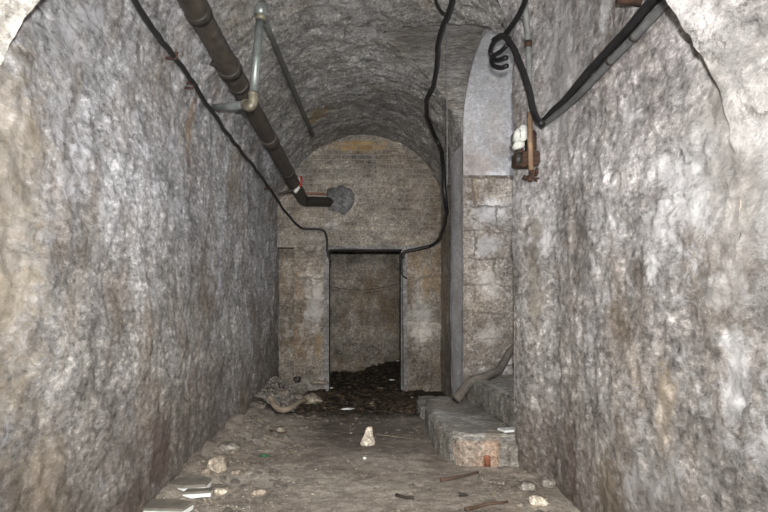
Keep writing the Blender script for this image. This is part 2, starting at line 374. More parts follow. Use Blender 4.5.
# side vault: coursed rubble between the groin and the edge, grey render beyond
def sp(phi, inset=0):                            # profile of the side arch with its straight jambs
    if phi < 0: return YJ1-inset, ZSS+phi, Vector((0, -1, 0))
    if phi > PI: return YJ0+inset, ZSS-(phi-PI), Vector((0, 1, 0))
    c, s_ = math.cos(phi), math.sin(phi); h = (YJ1-YC) if c > 0 else (YC-YJ0)
    return YC+(h-inset)*c, ZSS+(RISE-inset)*s_, Vector((0, -c/h, -s_/RISE)).normalized()
def fs1(phi, t):
    Y, z, n = sp(phi)
    z0 = zsr(Y); k = max(0, min(1, (z-z0)/(ZT-z0))); a = (.985 if phi < 0 else wr(Y))*math.sqrt(max(0, 1-k*k))
    b = max(a+.004, (.985 if phi < PI/2 else wr(Y))+.03)
    return Vector((a+(b-a)*t, Y, z)), n
PH = rng(-.7, PI+.7, .02)
struct(patch_obj('ceiling_side', M['sidevault'], [dict(f=fs1, us=PH, vs=rng(0, 1, .025), k=.6)]))
def fs2(phi, X):                                 # rendered ring standing .04 proud of the coursed vault
    Y, z, n = sp(phi, .04); return Vector((max(X, .985 if phi < PI/2 else .985+.16*smooth(PI/2, PI, phi)), Y, z)), n
def fs2f(phi, t):
    Y, z, n = sp(phi, -.03+.07*t); return Vector((.985 if phi < PI/2 else .985+.16*smooth(PI/2, PI, phi), Y, z)), Vector((-1, 0, 0))
struct(patch_obj('trim_1', M['cement'], [
    dict(f=fs2, us=rng(-.50, PI+.75, .025), vs=[.985]+rng(1.10, 2.7, .03), k=.15),
    dict(f=fs2f, us=rng(-.50, PI+.75, .025), vs=[0, 1], k=.15)]))
# near arch over the photographer --------------------------------
def fn(Y, a):
    c, s_ = -math.cos(a), math.sin(a)
    return Vector(((1.29 if c < 0 else 1.2-.012*s_)*c, Y, ZN+1.2*s_)), Vector((-c, 0, -s_))
def fnf(a, t):                                   # far face of the near arch
    c, s_ = -math.cos(a), math.sin(a)
    P = Vector(((1.29 if c < 0 else 1.2-.012*s_)*c, YN, ZN+1.2*s_)); Q = Vector(((1.29)*c, YN, ZS+1.26*s_))
    return P.lerp(Q, t), (Vector((-c, 0, -s_)) if t < .01 else Vector((0, 1, 0)))
struct(patch_obj('ceiling_near', M['near'], [
    dict(f=fn, us=rng(YB, .4, .06)[:-1]+rng(.4, YN, .018), vs=rng(0, PI*.62, .016), k=1, fine=1),
    dict(f=fnf, us=rng(0, PI, .016), vs=[0, .3, 1], k=1, fine=1)]))
struct(patch_obj('ceiling_near_right', M['right'], [
    dict(f=fn, us=rng(YB, .4, .06)[:-1]+rng(.4, YN, .018), vs=rng(PI*.62, PI, .016), k=1, fine=1)]))
struct(patch_obj('wall_behind_camera', M['near'], [
    dict(f=lambda X, z: (Vector((X, YB, z)), Vector((0, 1, 0))), us=rng(-1.3, 1.3, .1), vs=rng(-.3, 2.8, .1))]))

# end wall -------------------------------------------------------
def ex(px): return (px-CX)*YE/F
def ez(py): return H+(CY-py)*YE/F
DX0, DX1, DZ = ex(329), ex(401), ez(250)        # opening
JX0, JX1 = ex(324), ex(407)                     # outer edge of the grey jambs
NX, NZ = ex(294), ez(247)                       # niche on the left
def fe(X, z, d=0): return Vector((X, YE+d, z)), Vector((0, -1, 0))
rev = lambda X: (lambda Y, z: (Vector((X, Y, z)), Vector((1 if X < 0 else -1, 0, 0))))
struct(patch_obj('wall_end', M['end'], [
    dict(f=lambda X, z: fe(X, z, .30), us=rng(-1.3, NX+.01, .02), vs=rng(-.4, NZ, .02), k=.6),
    dict(f=lambda Y, z: (Vector((NX, Y, z)), Vector((0, -1, 0))), us=rng(YE, YE+.31, .05), vs=rng(-.4, NZ, .02), k=.6),
    dict(f=lambda X, Y: (Vector((X, Y, NZ)), Vector((0, -1, 0))), us=rng(-1.3, NX, .02), vs=rng(YE, YE+.31, .05), k=.6),
    dict(f=fe, us=rng(NX, JX0, .014), vs=rng(-.4, NZ, .014), k=.6),
    dict(f=fe, us=rng(JX1, 1.3, .014), vs=rng(-.4, NZ, .014), k=.6)]))
tym = struct(patch_obj('wall_end_upper', M['tymp'], [dict(f=fe, us=rng(-1.3, 1.3, .016), vs=rng(NZ-.004, 3.7, .016), k=.6)]))
TH = .32
for i, (a, b) in enumerate(((JX0, DX0), (JX1, DX1))):
    bm = bmesh.new()
    s_ = 1 if a < 0 else -1
    for (Xa, Ya, Xb, Yb, n) in ((a, YE-.03, b, YE-.03, Vector((0,-1,0))), (b, YE-.03, b, YE+TH, Vector((s_,0,0))), (a, YE+.03, a, YE-.03, Vector((-s_,0,0)))):
        patch(bm, lambda u, v: (Vector((Xa+(Xb-Xa)*u, Ya+(Yb-Ya)*u, v)), n), rng(0, 1, .1), rng(-.4, DZ, .03), k=.12, ease=lambda u, v: .5)
    struct(obj('trim_%d' % (i+2), bm, M['jamb']))
def box(bm, a, b, bev=0, M_=None):
    r = bmesh.ops.create_cube(bm, size=1)
    vs = r['verts']
    for v in vs:
        v.co = Vector(((a[0]+b[0])/2+v.co.x*(b[0]-a[0]), (a[1]+b[1])/2+v.co.y*(b[1]-a[1]), (a[2]+b[2])/2+v.co.z*(b[2]-a[2])))
        if M_: v.co = M_ @ v.co
    if bev:
        es = list({e for v in vs for e in v.link_edges})
        bmesh.ops.bevel(bm, geom=es, offset=bev, segments=2, affect='EDGES')
bm = bmesh.new(); box(bm, (JX0-.02, YE-.045, DZ-.0), (ex(426), YE+TH, DZ+.055), .006)
struct(obj('trim_4', bm, M['jamb'], smooth_=False))
# room beyond the doorway ---------------------------------------
Y2, Y3 = YE+TH, 10.3
struct(patch_obj('wall_back', M['back'], [dict(f=lambda X, z: (Vector((X, Y3, z)), Vector((0, -1, 0))), us=rng(-1.5, 1.5, .022), vs=rng(-.5, 2.5, .022), k=.8)]))
struct(patch_obj('wall_back_left', M['back'], [dict(f=lambda Y, z: (Vector((-1.4, Y, z)), Vector((1, 0, 0))), us=rng(YE+.2, Y3, .05), vs=rng(-.5, 2.5, .05))]))
struct(patch_obj('wall_back_right', M['back'], [dict(f=lambda Y, z: (Vector((1.4, Y, z)), Vector((-1, 0, 0))), us=rng(YE+.2, Y3, .05), vs=rng(-.5, 2.5, .05))]))
struct(patch_obj('ceiling_back', M['back'], [dict(f=lambda X, Y: (Vector((X, Y, 2.4)), Vector((0, 0, -1))), us=rng(-1.4, 1.4, .06), vs=rng(YE+.3, Y3, .06))]))

# floor ----------------------------------------------------------
def zf(X, Y):
    P = Vector((X, Y, 0))
    z = .018*fb(P, 1.1, 3, 2) + .010*fb(P, 4, 4, 8) + .005*fb(P, 14, 3, 3)
    z += .10*smooth(-.86, -1.2, X)*smooth(2.6, 4.0, Y)*(1+.8*fb(P, 2.3, 3, 4))      # silt banked on the left
    z += .06*smooth(.95, 1.2, X)*smooth(3.6, 2.8, Y)
    z -= .06*smooth(7.2, 8.6, Y)
    g = smooth(6.2, 6.9, Y)
    z += g*(.03*fb(P, 5, 4, 12)+.02*fb(P, 15, 3, 9))
    z += smooth(9.0, 10.4, Y)*(.02 + .20*smooth(-.3, .6, X))
    return z
def ff(X, Y): return Vector((X, Y, 0)), Vector((0, 0, 1))
bm = bmesh.new()
xs, yy = rng(-1.45, 1.45, .022), rng(YB, 2.4, .06)[:-1]+rng(2.4, 10.7, .022)
g = [[bm.verts.new((x, y, zf(x, y))) for x in xs] for y in yy]
for i in range(len(yy)-1):
    for j in range(len(xs)-1): bm.faces.new((g[i][j], g[i][j+1], g[i+1][j+1], g[i+1][j]))
struct(obj('floor', bm, M['floor']))
def onfloor(x, y):
    Y = F*H/(y-CY)
    for _ in range(6): Y = F*(H-zf((x-CX)*Y/F, Y))/(y-CY)
    X = (x-CX)*Y/F
    return Vector((X, Y, zf(X, Y)))

# ---------------------------------------------------------------- tubes
def spline(pts, k=8):
    out = []; P = [pts[0]*2-pts[1]] + list(pts) + [pts[-1]*2-pts[-2]]
    for i in range(1, len(P)-2):
        for j in range(k):
            t = j/k; a, b, c, d = P[i-1], P[i], P[i+1], P[i+2]
            out.append(.5*((2*b)+(c-a)*t+(2*a-5*b+4*c-d)*t*t+(3*b-a-3*c+d)*t**3))
    out.append(pts[-1]); return out
def tube(bm, pts, r, seg=12, rf=None, cap=True):
    rings = []; up = None
    for i, p in enumerate(pts):
        t = (pts[min(i+1, len(pts)-1)]-pts[max(i-1, 0)]).normalized()
        if up is None:
            up = t.orthogonal().normalized()
        up = (up - t*up.dot(t)).normalized(); s_ = t.cross(up)
        rr = r if rf is None else rf(i/(len(pts)-1))*r
        rings.append([bm.verts.new(p+(up*math.cos(a)+s_*math.sin(a))*rr) for a in [2*PI*k/seg for k in range(seg)]])
    for a, b in zip(rings, rings[1:]):
        for k in range(seg): bm.faces.new((a[k], a[(k+1) % seg], b[(k+1) % seg], b[k]))
    if cap: bm.faces.new(rings[0][::-1]); bm.faces.new(rings[-1])
def bmt(*args, **kw):
    bm = bmesh.new(); tube(bm, *args, **kw); return bm
def seg(a, b, n=2): return [a.lerp(b, i/n) for i in range(n+1)]
def ring(a, d, w, r, m, name, root):             # a collar round a pipe at a, along d
    bm = bmesh.new()
    tube(bm, [a-d*w, a-d*w*.98, a+d*w*.98, a+d*w], r, 16, rf=lambda t: .93 if t in (0, 1) else 1)
    return settle(root, obj(name, bm, m))
def wobble(pts, a, s=3):
    return [p+Vector((fb(p, s, 2, 1), fb(p, s, 2, 4)*.3, fb(p, s, 2, 7)))*a for p in pts]

# --- big cast iron waste pipe along the left haunch
A = at(160, -55, 2.95); A = Vector((-.985, 2.75, 2.76)); B = at(304, 201, 8.0)
P0 = at(190, -2, 3.4); d = (B-P0).normalized(); A = P0 - d*1.3
root = empty('waste_pipe', A, 'thick brown cast iron pipe running along the left vault to the end wall', 'pipe')
R0 = .072
E = at(338, 202, YE-.0)+Vector((0,.06,0))
elb = spline([B-d*.12, B-d*.03, B+Vector((.045,.02,-.005)), B.lerp(E, .3), E], 6)
root.location = A
settle(root, obj('pipe_run', bmt(seg(A, B-d*.12, 30), R0, 20, rf=lambda t: 1+.03*math.sin(t*37)), M['iron']))
settle(root, obj('elbow', bmt(elb, R0*.93, 16), M['iron_dark']))
for px, py, w, k in ((197, 12, .035, 1.12), (236, 62+6, .04, 1.2), (243, 88-4, .022, 1.12), (250, 98, .02, 1.10), (272, 140, .10, 1.12), (288, 172, .05, 1.1)):
    # point of the pipe's axis nearest to this picture row
    t = min((i/400 for i in range(401)), key=lambda t: abs(CY-(A.lerp(B, t).z-H)*F/A.lerp(B, t).y-py))
    ring(A.lerp(B, t), d, w, R0*k, M['iron_dark'] if w < .09 else M['iron'], 'collar', root)
t = min((i/400 for i in range(401)), key=lambda t: abs(CY-(A.lerp(B, t).z-H)*F/A.lerp(B, t).y-62))
c = A.lerp(B, t)
settle(root, obj('bracket', bmt([c+Vector((.0,0,.0)), c+Vector((-.07,0,-.01)), c+Vector((-.11,.01,-.005)), c+Vector((-.18,.02,0))], .030, 10, rf=lambda t: 1.1 if t < .5 else .5), M['iron_dark']))

# --- tap with red tag at the far bend, thin red pipe, mortar patch
q = at(297, 184, 7.15)
root = empty('tap', q, 'small whitish tap with red lever at the far bend of the brown pipe', 'tap')
settle(root, obj('valve_body', bmt(spline([q+Vector((-.02,0,.06)), q+Vector((.02,0,.05)), q+Vector((.015,0,-.04)), q+Vector((-.03,0,-.10))], 4), .024, 10), M['porcelain']))
settle(root, obj('lever', bmt([q+Vector((.05,-.02,.09)), q+Vector((.055,-.02,.03)), q+Vector((.04,-.02,-.04))], .014, 8), M['red']))
settle(root, obj('spout', bmt(spline([q+Vector((-.03,0,-.07)), q+Vector((-.12,0,-.09)), q+Vector((-.22,0,-.12))], 4), .020, 8, rf=lambda t: 1.2-.7*t), M['iron_dark']))
tag(obj('thin_pipe', bmt(seg(at(303, 193, 8.1), at(328, 194, 8.19)+Vector((0,.03,0)), 3), .016, 8), M['redpipe']), 'thin reddish pipe entering the grey mortar patch', 'pipe')
bm = bmesh.new()
cen = at(340, 199, YE-.015)
n = 40; v0 = bm.verts.new(cen+Vector((0,-.045,0))); rings = []
for k, (f_, dd) in enumerate(((.35,-.042), (.7,-.032), (1,.0), (1.02,.06))):
    rings.append([bm.verts.new(cen+Vector((math.cos(a)*.20*f_*(1+.28*noise.noise(Vector((math.cos(a)*1.6,math.sin(a)*1.6,3)))+.1*noise.noise(Vector((math.cos(a)*5,math.sin(a)*5,1)))), dd+.01*noise.noise(Vector((a*2,k,0))), math.sin(a)*.19*f_*(1+.25*noise.noise(Vector((math.cos(a)*2,math.sin(a)*2,7))))))) for a in [2*PI*i/n for i in range(n)]])
for i in range(n): bm.faces.new((v0, rings[0][i], rings[0][(i+1) % n]))
for a, b in zip(rings, rings[1:]):
    for i in range(n): bm.faces.new((a[i], b[i], b[(i+1) % n], a[(i+1) % n]))
obj('mortar_patch', bm, M['mortar'], tym)

# --- galvanised pipe
YG = 4.12
g0, g1, g2 = at(261, 8, YG), at(252.5, 104, YG), hit(212, 108, -.03)
root = empty('galvanised_pipe', g1, 'bright galvanised pipe dropping from the vault and elbowing into the left wall', 'pipe')
gt = at(258, -30, YG-.1)
settle(root, obj('upper_pipe', bmt(seg(gt, g0), .033, 14), M['iron']))
ring(at(261, 10, YG), (g1-g0).normalized(), .04, .046, M['galv'], 'union', root)
ring(at(261, 17, YG), (g1-g0).normalized(), .025, .037, M['brass'], 'fitting', root)
e1 = g1 + (g0-g1).normalized()*.07; e2 = g1 + (g2-g1).normalized()*.09; g1b = g1+Vector((0,0,-.035))
settle(root, obj('down_pipe', bmt(seg(g0+(g1-g0)*.12, e1), .029, 16), M['galv']))
settle(root, obj('elbow', bmt(spline([e1, g1+Vector((.004,0,.012)), g1+Vector((-.02,0,-.018)), e2], 8), .034, 16), M['brass']))
settle(root, obj('branch_pipe', bmt(seg(e2, g2+(g2-g1)*.2), .028, 16), M['galv']))
ring(e2, (g2-g1).normalized(), .012, .037, M['brass'], 'rim', root)
ring(e1, (g1-g0).normalized(), .010, .036, M['brass'], 'rim', root)

# --- dark conduit running on to the end
a, b = at(263, 18, 4.25), at(312, 134, 7.35)
root = empty('steel_conduit', a, 'straight dark steel tube under the vault from the coupling towards the end', 'pipe')
settle(root, obj('tube', bmt(seg(a, b, 10), .025, 14), M['conduit']))
ring(b, (b-a).normalized(), .02, .03, M['iron_dark'], 'end_cap', root)

# --- cables
def cable(name, pts, r, m, label, cat='cable', wob=.006, k=8, seg_=10):
    return tag(obj(name, bmt(wobble(spline(pts, k), wob), r, seg_), m), label, cat)
L = [(133,-8), (150,24), (172,54), (190,80), (211,111), (232,140), (256,170), (275,196), (290,218)]
pts = [hit(x, y, .035) for x, y in L] + [at(302, 228, 8.1), at(321, 230, 8.13), at(326, 236, 8.12), at(327, 250, 8.12), at(331, 262, 8.14)]
root = empty('wall_cable', pts[3], 'black sagging cable clipped along the left wall to the doorway corner', 'cable')
settle(root, obj('cable_run', bmt(wobble(spline(pts), .012, 5), .0155, 10), M['rubber']))
for x, y in ((174,56), (191,86), (268,188)):
    q = hit(x, y, .03); bm = bmesh.new(); tube(bm, [q+Vector((-.05,0,-.012)), q+Vector((.012,0,-.012)), q+Vector((.02,.0,.016)), q+Vector((-.03,0,.02))], .009, 8)
    settle(root, obj('clip', bm, M['rust']))
cable('bundled_cable', [at(331,250,8.12), at(345,249.5,8.11), at(375,250,8.11), at(402,250,8.12)], .013, M['rubber'], 'black cable lying along the lintel over the doorway', wob=.003)
pts = [hit(x, y, .075) for x, y in ((452,-14), (452,0), (449,12), (441,36), (437,62), (434,84), (426,106), (431,128), (440,146), (444,170))] + [hit(x, y, .05) for x, y in ((446,205), (443,230))] + [at(433,245,8.05), at(418,249,8.1), at(404,252,8.12), at(402,258,8.12)]
cable('hanging_cable', pts, .0235, M['rubber'], 'black cable drooping from the vault down the right corner to the lintel', wob=.016)
cable('cable_stub', [at(400,252,8.13), at(401,266,8.12), at(402,274,8.12), at(407,279,8.11)], .012, M['rubber'], 'short black cable end hanging at the right doorway jamb')
cable('twin_cable', [hit(x, y, .08) for x, y in ((434,-12), (437,4), (443,13), (449,14))], .011, M['rubber'], 'thin black cable looping into the drooping cable at the vault')
cable('hanging_wire', [hit(446.5,18,.05), at(447,110,hit(446.5,18,.05).y), at(447,185,hit(446.5,18,.05).y)], .0035, M['greycable'], 'fine straight wire hanging beside the drooping cable', 'wire', .002)
cable('slack_wire', [at(328,286,8.3), at(345,289,8.3), at(365,290,8.3), at(385,287,8.3), at(402,283,8.3)], .0042, M['rubber'], 'thin wire slung slack across the doorway', 'wire', .002)
cable('rising_conduit', [at(402.5,258,8.14), at(402.5,300,8.14), at(403,345,8.14), at(403,386,8.14)], .009, M['conduit'], 'thin dark conduit running down the right doorway jamb', 'conduit', .001)
# right side
def rw(x, y, off=.05): return hit(x, y, off)
pts = [rw(x, y, .075) for x, y in ((528,-12), (524,4), (516,20), (505,34), (494,42), (490.5,52), (496,60), (506,58))]
cable('knotted_cable', pts, .019, M['rubber'], 'black cable coming down and coiled into a knot at the side arch corner', wob=.004)
cable('coil_cable', [rw(x, y, .12) for x, y in ((507,45), (500,52), (492,57), (493,65), (500,68), (507,66))], .017, M['rubber'], 'lower dark loop of cable below the knot', wob=.003)
pts = [rw(x, y, .10) for x, y in ((494,40), (503,36), (512,46), (521,66), (529,90), (532,106), (537,119), (542,124))]
cable('slanting_cable', pts, .022, M['rubber'], 'thick black cable slanting from the knot down to the rusty box', wob=.003)
pts = [rw(542,123,.045), rw(560,104,.045), rw(585,77,.05), rw(608,50,.05), rw(632,25,.05), rw(657,-3,.05), rw(690,-40,.05)]
cable('heavy_cable', pts, .022, M['rubber'], 'heavy black cable climbing along the right wall to the near arch', wob=.008)
pts = [p+Vector((.012,0,-.05)) for p in pts]; pts[0] += Vector((-.01, 0, .035)); pts[1] += Vector((0,0,.018))
root = empty('sheathed_cable', pts[3], 'grey sheathed cable running just below the heavy black one', 'cable')
settle(root, obj('cable_run', bmt(wobble(spline(pts), .004), .019, 10), M['greycable']))
for t_ in (3, 4): ring(pts[t_], (pts[t_+1]-pts[t_-1]).normalized(), .012, .0215, M['iron_dark'], 'joint', root)
q = rw(637, 3, .02)
root = empty('cable_bracket', q, 'rusty brown stub holding the cables at the near arch', 'bracket')
settle(root, obj('stub', bmt([q+Vector((.03,0,.01)), q+Vector((-.05,-.02,.015)), q+Vector((-.09,-.02,.02))], .028, 10), M['rust']))
cable('grey_loop_cable', [rw(x, y, .045) for x, y in ((511,36), (514,24), (519,18), (524,20), (527,34))], .014, M['greycable'], 'grey cable bending in a loop beside the knot', wob=.002)
c0, c1, c2 = rw(525,-10,.035), rw(529,60,.035), rw(530,118,.035)
xy = Vector((c1.x, c1.y))
def vert(x, y): return rw(x, y, .04)
root = empty('wall_conduit', vert(528,60), 'grey painted conduit rising vertically on the right wall', 'conduit')
settle(root, obj('tube', bmt(spline([rw(x, y, .035) for x, y in ((524,-12), (526,12), (528,40), (529,72), (530,118))]), .020, 12), M['greypipe']))
ring(rw(528.2,44,.035), Vector((0,0,1)), .02, .025, M['rust'], 'clamp', root)
tag(obj('rusty_pipe', bmt([at(529.8,112,3.93), at(530,140,3.93), at(531,170,3.93)], .017, 12), M['copper']), 'short rusty orange pipe passing over the broken box', 'pipe')
# broken junction box
Yb = 4.0; q = at(526, 158, Yb)
root = empty('junction_box', q, 'broken rusty junction box with white porcelain on the right wall corner', 'box')
def blob(bm, c, s, seed=0, sub=3, am=.35):
    r = bmesh.ops.create_icosphere(bm, subdivisions=sub, radius=1)
    for v in r['verts']:
        k = 1+am*noise.noise(v.co*1.3+Vector((seed,0,0)))+am*.4*noise.noise(v.co*4+Vector((0,seed,0)))
        v.co = Vector(c)+Vector((v.co.x*s[0]*k, v.co.y*s[1]*k, v.co.z*s[2]*k))
bm = bmesh.new(); box(bm, q+Vector((-.07,-.01,-.05)), q+Vector((.10,.12,.045)), .008)
for i in range(12):
    blob(bm, q+Vector((random.uniform(-.06,.08), -.02, random.uniform(-.06,.05))), (.016,.014,.016), i, 2, .9)
settle(root, obj('rusted_case', bm, M['rust'], smooth_=False))
bm = bmesh.new(); box(bm, q+Vector((-.075,-.035,-.045)), q+Vector((-.03,-.015,.03)), .004)
settle(root, obj('dark_cover', bm, M['iron_dark']))
for dx, dz, w, h in ((-.055,.155,.016,.035), (-.02,.165,.022,.05), (-.045,.09,.03,.02)):
    bm = bmesh.new(); box(bm, q+Vector((dx-w,-.03,dz-h)), q+Vector((dx+w,.14,dz+h)), .008)
    settle(root, obj('porcelain_fuse', bm, M['porcelain']))
bm = bmesh.new(); box(bm, q+Vector((.02,.0,.05)), q+Vector((.075,.12,.19)), .012)
settle(root, obj('upper_case', bm, M['rust']))
bm = bmesh.new()
for i in range(11): blob(bm, q+Vector((random.uniform(-.02,.09), .02, random.uniform(-.15,-.07))), (.018,.03,.014), i+30, 2, .9)
settle(root, obj('rust_crust', bm, M['rust']))

# old hose lying on the steps
tag(obj('old_hose', bmt(wobble(spline([at(514,346,5.95), at(509,352,5.92), at(503,362,5.85), at(498,371,5.78), at(487,375.5,5.68), at(476,378,5.66), at(467,384,5.62), at(461,393,5.6), at(456,399,5.55)], 8), .012, 6), .042, 12, rf=lambda t: .8+.35*t), M['root']), 'thick dusty grey hose coming down over the stone steps', 'hose')

# ---------------------------------------------------------------- steps
def prism(poly, z0, z1, bev, sub=5, am=.012):
    bm = bmesh.new()
    vs = [bm.verts.new((x, y, z0)) for x, y in poly]; f = bm.faces.new(vs)
    r = bmesh.ops.extrude_face_region(bm, geom=[f])
    for v in r['geom']:
        if isinstance(v, bmesh.types.BMVert): v.co.z = z1
    bmesh.ops.bevel(bm, geom=[e for e in bm.edges if all(v.co.z > z1-.001 for v in e.verts) or abs(e.verts[0].co.z-e.verts[1].co.z) > .01], offset=bev, segments=3, affect='EDGES')
    bmesh.ops.triangulate(bm, faces=[f for f in bm.faces if len(f.verts) > 4])
    for _ in range(sub):
        es = [e for e in bm.edges if e.calc_length() > .05]
        if not es: break
        bmesh.ops.subdivide_edges(bm, edges=es, cuts=1); bmesh.ops.triangulate(bm, faces=[f for f in bm.faces if len(f.verts) > 4])
    bm.normal_update()
    for v in list(bm.verts):
        v.co += v.normal*(am*fb(v.co, 5, 4, 3)+am*.5*fb(v.co, 16, 3, 6))
    return bm
TZ = .228
low = [(.60,5.95), (.575,5.70), (.555,5.2), (.56,4.9), (.585,4.6), (.64,4.42), (.72,4.35), (.86,4.33), (1.13,4.325), (1.14,4.42), (2.6,4.42), (2.6,5.98)]
root = empty('stone_step', (.6, 5, 0), 'low worn stone step with rounded corner jutting into the passage', 'step')
settle(root, obj('step_block', prism(low, -.06, TZ, .025), M['step']))
rz = [(.64,4.44), (.70,4.345), (.80,4.318), (.975,4.312), (.98,4.45), (.66,4.5)]
settle(root, obj('riser', prism(rz, -.04, TZ-.045, .012, am=.008), M['tan']))
settle(root, obj('red_brick', prism([(.85,4.32), (.855,4.302), (.90,4.300), (.905,4.32)], .0, .085, .008, 2, .004), M['brick']))
rz2 = [(.99,4.40), (.995,4.30), (1.08,4.27), (1.2,4.26), (1.22,4.4)]
tag(obj('corner_stone', prism(rz2, -.04, .20, .03, am=.03), M['step']), 'rough grey stone wedged between the low step and right wall', 'stone')
up = [(1.0,5.98), (1.0,5.7), (1.03,5.4), (1.09,4.8), (1.13,4.42), (2.6,4.42), (2.6,5.98)]
tag(obj('stone_step', prism(up, TZ-.01, .455, .03, am=.02), M['step']), 'upper stone step going into the side arch, hose lying over its corner', 'step')
tag(obj('stone_step', prism([(1.62,4.42), (2.6,4.42), (2.6,5.98), (1.6,5.98)], .44, .68, .02), M['step']), 'topmost stone step hidden deep in the side arch', 'step')
tag(obj('footing_stone', prism([(.55,6.55), (.56,6.1), (.68,5.98), (.99,5.98), (1.0,6.6)], -.05, .15, .03, am=.03), M['step']), 'flat grey stone at the foot of the pier behind the low step', 'stone')
# chalky white piece on the step
q = at(509, 431, 4.42); q.z = TZ
root = empty('porcelain_shard', q+Vector((0,0,.006)), 'pair of white broken tile pieces lying on the low step', 'tile')
for dx, dy, w, rz_ in ((-.032,.0,.032,.35), (.03,.02,.034,.3)):
    bm = bmesh.new(); box(bm, (-w,-.05,0), (w,.05,.016), .003, Matrix.Translation((dx,dy,0)) @ Matrix.Rotation(rz_, 4, 'Z'))
    o = obj('shard', bm, M['white'], root, smooth_=False)

# ---------------------------------------------------------------- rocks and rubbish
def rock(name, x, y, s, m, seed, label, cat='stone', dz=.0, rz=0, am=.4, group=None, facet=True):
    q = onfloor(x, y); bm = bmesh.new()
    r = bmesh.ops.create_icosphere(bm, subdivisions=4, radius=1)
    dirs = []
    rd = random.Random(seed)
    for _ in range(9):
        v = Vector((rd.gauss(0,1), rd.gauss(0,1), rd.gauss(0,1))).normalized(); dirs.append((v, rd.uniform(.62, .9)))
    for v in r['verts']:
        c = v.co.copy()
        for n_, dd in dirs:
            e = c.dot(n_)
            if e > dd: c -= n_*(e-dd)*.85
        c *= 1+am*.3*noise.noise(c*1.7+Vector((seed,0,0)))+am*.12*noise.noise(c*6)
        v.co = Vector((c.x*s[0], c.y*s[1], c.z*s[2]))
    o = obj(name, bm, m); o.location = q+Vector((0,0,s[2]*.55+dz)); o.rotation_euler.z = rz
    return tag(o, label, cat, group)
# pale pointed stone
q = onfloor(368, 444.5); bm = bmesh.new()
prof = [(0,.062), (.02,.066), (.05,.058), (.09,.040), (.12,.034), (.145,.024), (.152,.004)]
rr = []
for h, r_ in prof:
    rr.append([bm.verts.new((.010*h/.15+r_*math.cos(a)*(1+.25*noise.noise(Vector((math.cos(a),math.sin(a),h*9)))), r_*.7*math.sin(a), h+.006*noise.noise(Vector((a,h*20,0))))) for a in [2*PI*i/18 for i in range(18)]])
for a, b in zip(rr, rr[1:]):
    for i in range(18): bm.faces.new((a[i], a[(i+1) % 18], b[(i+1) % 18], b[i]))
bm.faces.new(rr[-1]); bm.faces.new(rr[0][::-1])
o = obj('pointed_stone', bm, M['rock_pale']); o.location = q-Vector((0,0,.004)); o.rotation_euler = (0,0,.4)
tag(o, 'pale upright pointed stone alone in the middle of the floor', 'stone')
rock('stone', 217, 470, (.075,.07,.065), M['rock_tan'], 3, 'rounded tan stone by the left wall', dz=.0)
rock('stone', 229, 450, (.10,.08,.045), M['rock_grey'], 5, 'flat grey stone behind the rounded tan one by the left wall')
rock('stone', 206, 475, (.035,.03,.025), M['rock_tan'], 7, 'small tan stone just left of the rounded one')
rock('stone', 220, 494, (.042,.03,.026), M['rock_pale'], 8, 'pale angular stone right of the broken slabs')
rock('stone', 258, 494, (.05,.035,.022), M['rock_tan'], 9, 'flat tan stone on the near floor, right of the pale angular one')
rock('stone', 236, 474, (.045,.03,.02), M['rock_tan'], 10, 'low brownish stone right of the rounded tan one')
rock('stone', 537, 505, (.065,.05,.035), M['rock_pale'], 12, 'whitish block against the foot of the right wall')
rock('stone', 527, 490, (.07,.05,.035), M['rock_grey'], 13, 'grey lump just behind the whitish block at right')
rock('stone', 548, 486, (.05,.05,.04), M['rock_grey'], 19, 'dark grey stone in the right wall corner')
rock('stone', 364.5, 459, (.014,.012,.012), M['white'], 14, 'tiny white pebble in front of the pale pointed stone')
rock('stone', 312, 404, (.13,.10,.085), M['rock_tan'], 15, 'large tan stone by the left doorway pier')
rock('stone', 296, 402, (.10,.09,.07), M['rock_grey'], 16, 'grey stone behind the curved piece of wood')
rock('stone', 284, 397, (.09,.08,.07), M['rock_tan'], 17, 'brownish stone in the far left corner')
rock('stone', 297, 390, (.055,.05,.05), M['iron_dark'], 18, 'round black lump on the rubble by the left pier', dz=.12)
rock('stone', 318, 393, (.12,.05,.03), M['rock_tan'], 21, 'thin flat tan stone atop the rubble by the left pier', dz=.12)
rock('stone', 311, 403, (.04,.04,.04), M['iron_dark'], 22, 'dark lump at the end of the curved wood', dz=.02)
rock('green_scrap', 264, 457, (.040,.026,.014), M['green'], 23, 'crumpled dark green scrap on the floor left of centre', 'scrap', am=1.4)
rock('stone', 407, 384, (.10,.07,.05), M['rock_grey'], 24, 'grey stone at the foot of the right doorway jamb')
rock('stone', 421, 408, (.06,.10,.09), M['rock_grey'], 25, 'rounded grey stone at the far end of the low step')
for x, y, s_, sd, lb in ((398,374,.05,26,'white scrap high on the black debris, nearest the right jamb'), (392,381,.05,27,'white scrap lower on the black debris at right'), (348,411,.07,28,'long whitish scrap at the near edge of the black debris'), (380,390,.05,29,'pale flake in the middle of the black debris'), (331,389,.035,31,'small white scrap by the left doorway jamb')):
    rock('white_scrap', x, y, (s_, .02, .012), M['white'] if sd != 29 else M['rock_tan'], sd, lb, 'scrap', rz=.2, dz=.015, am=.8)
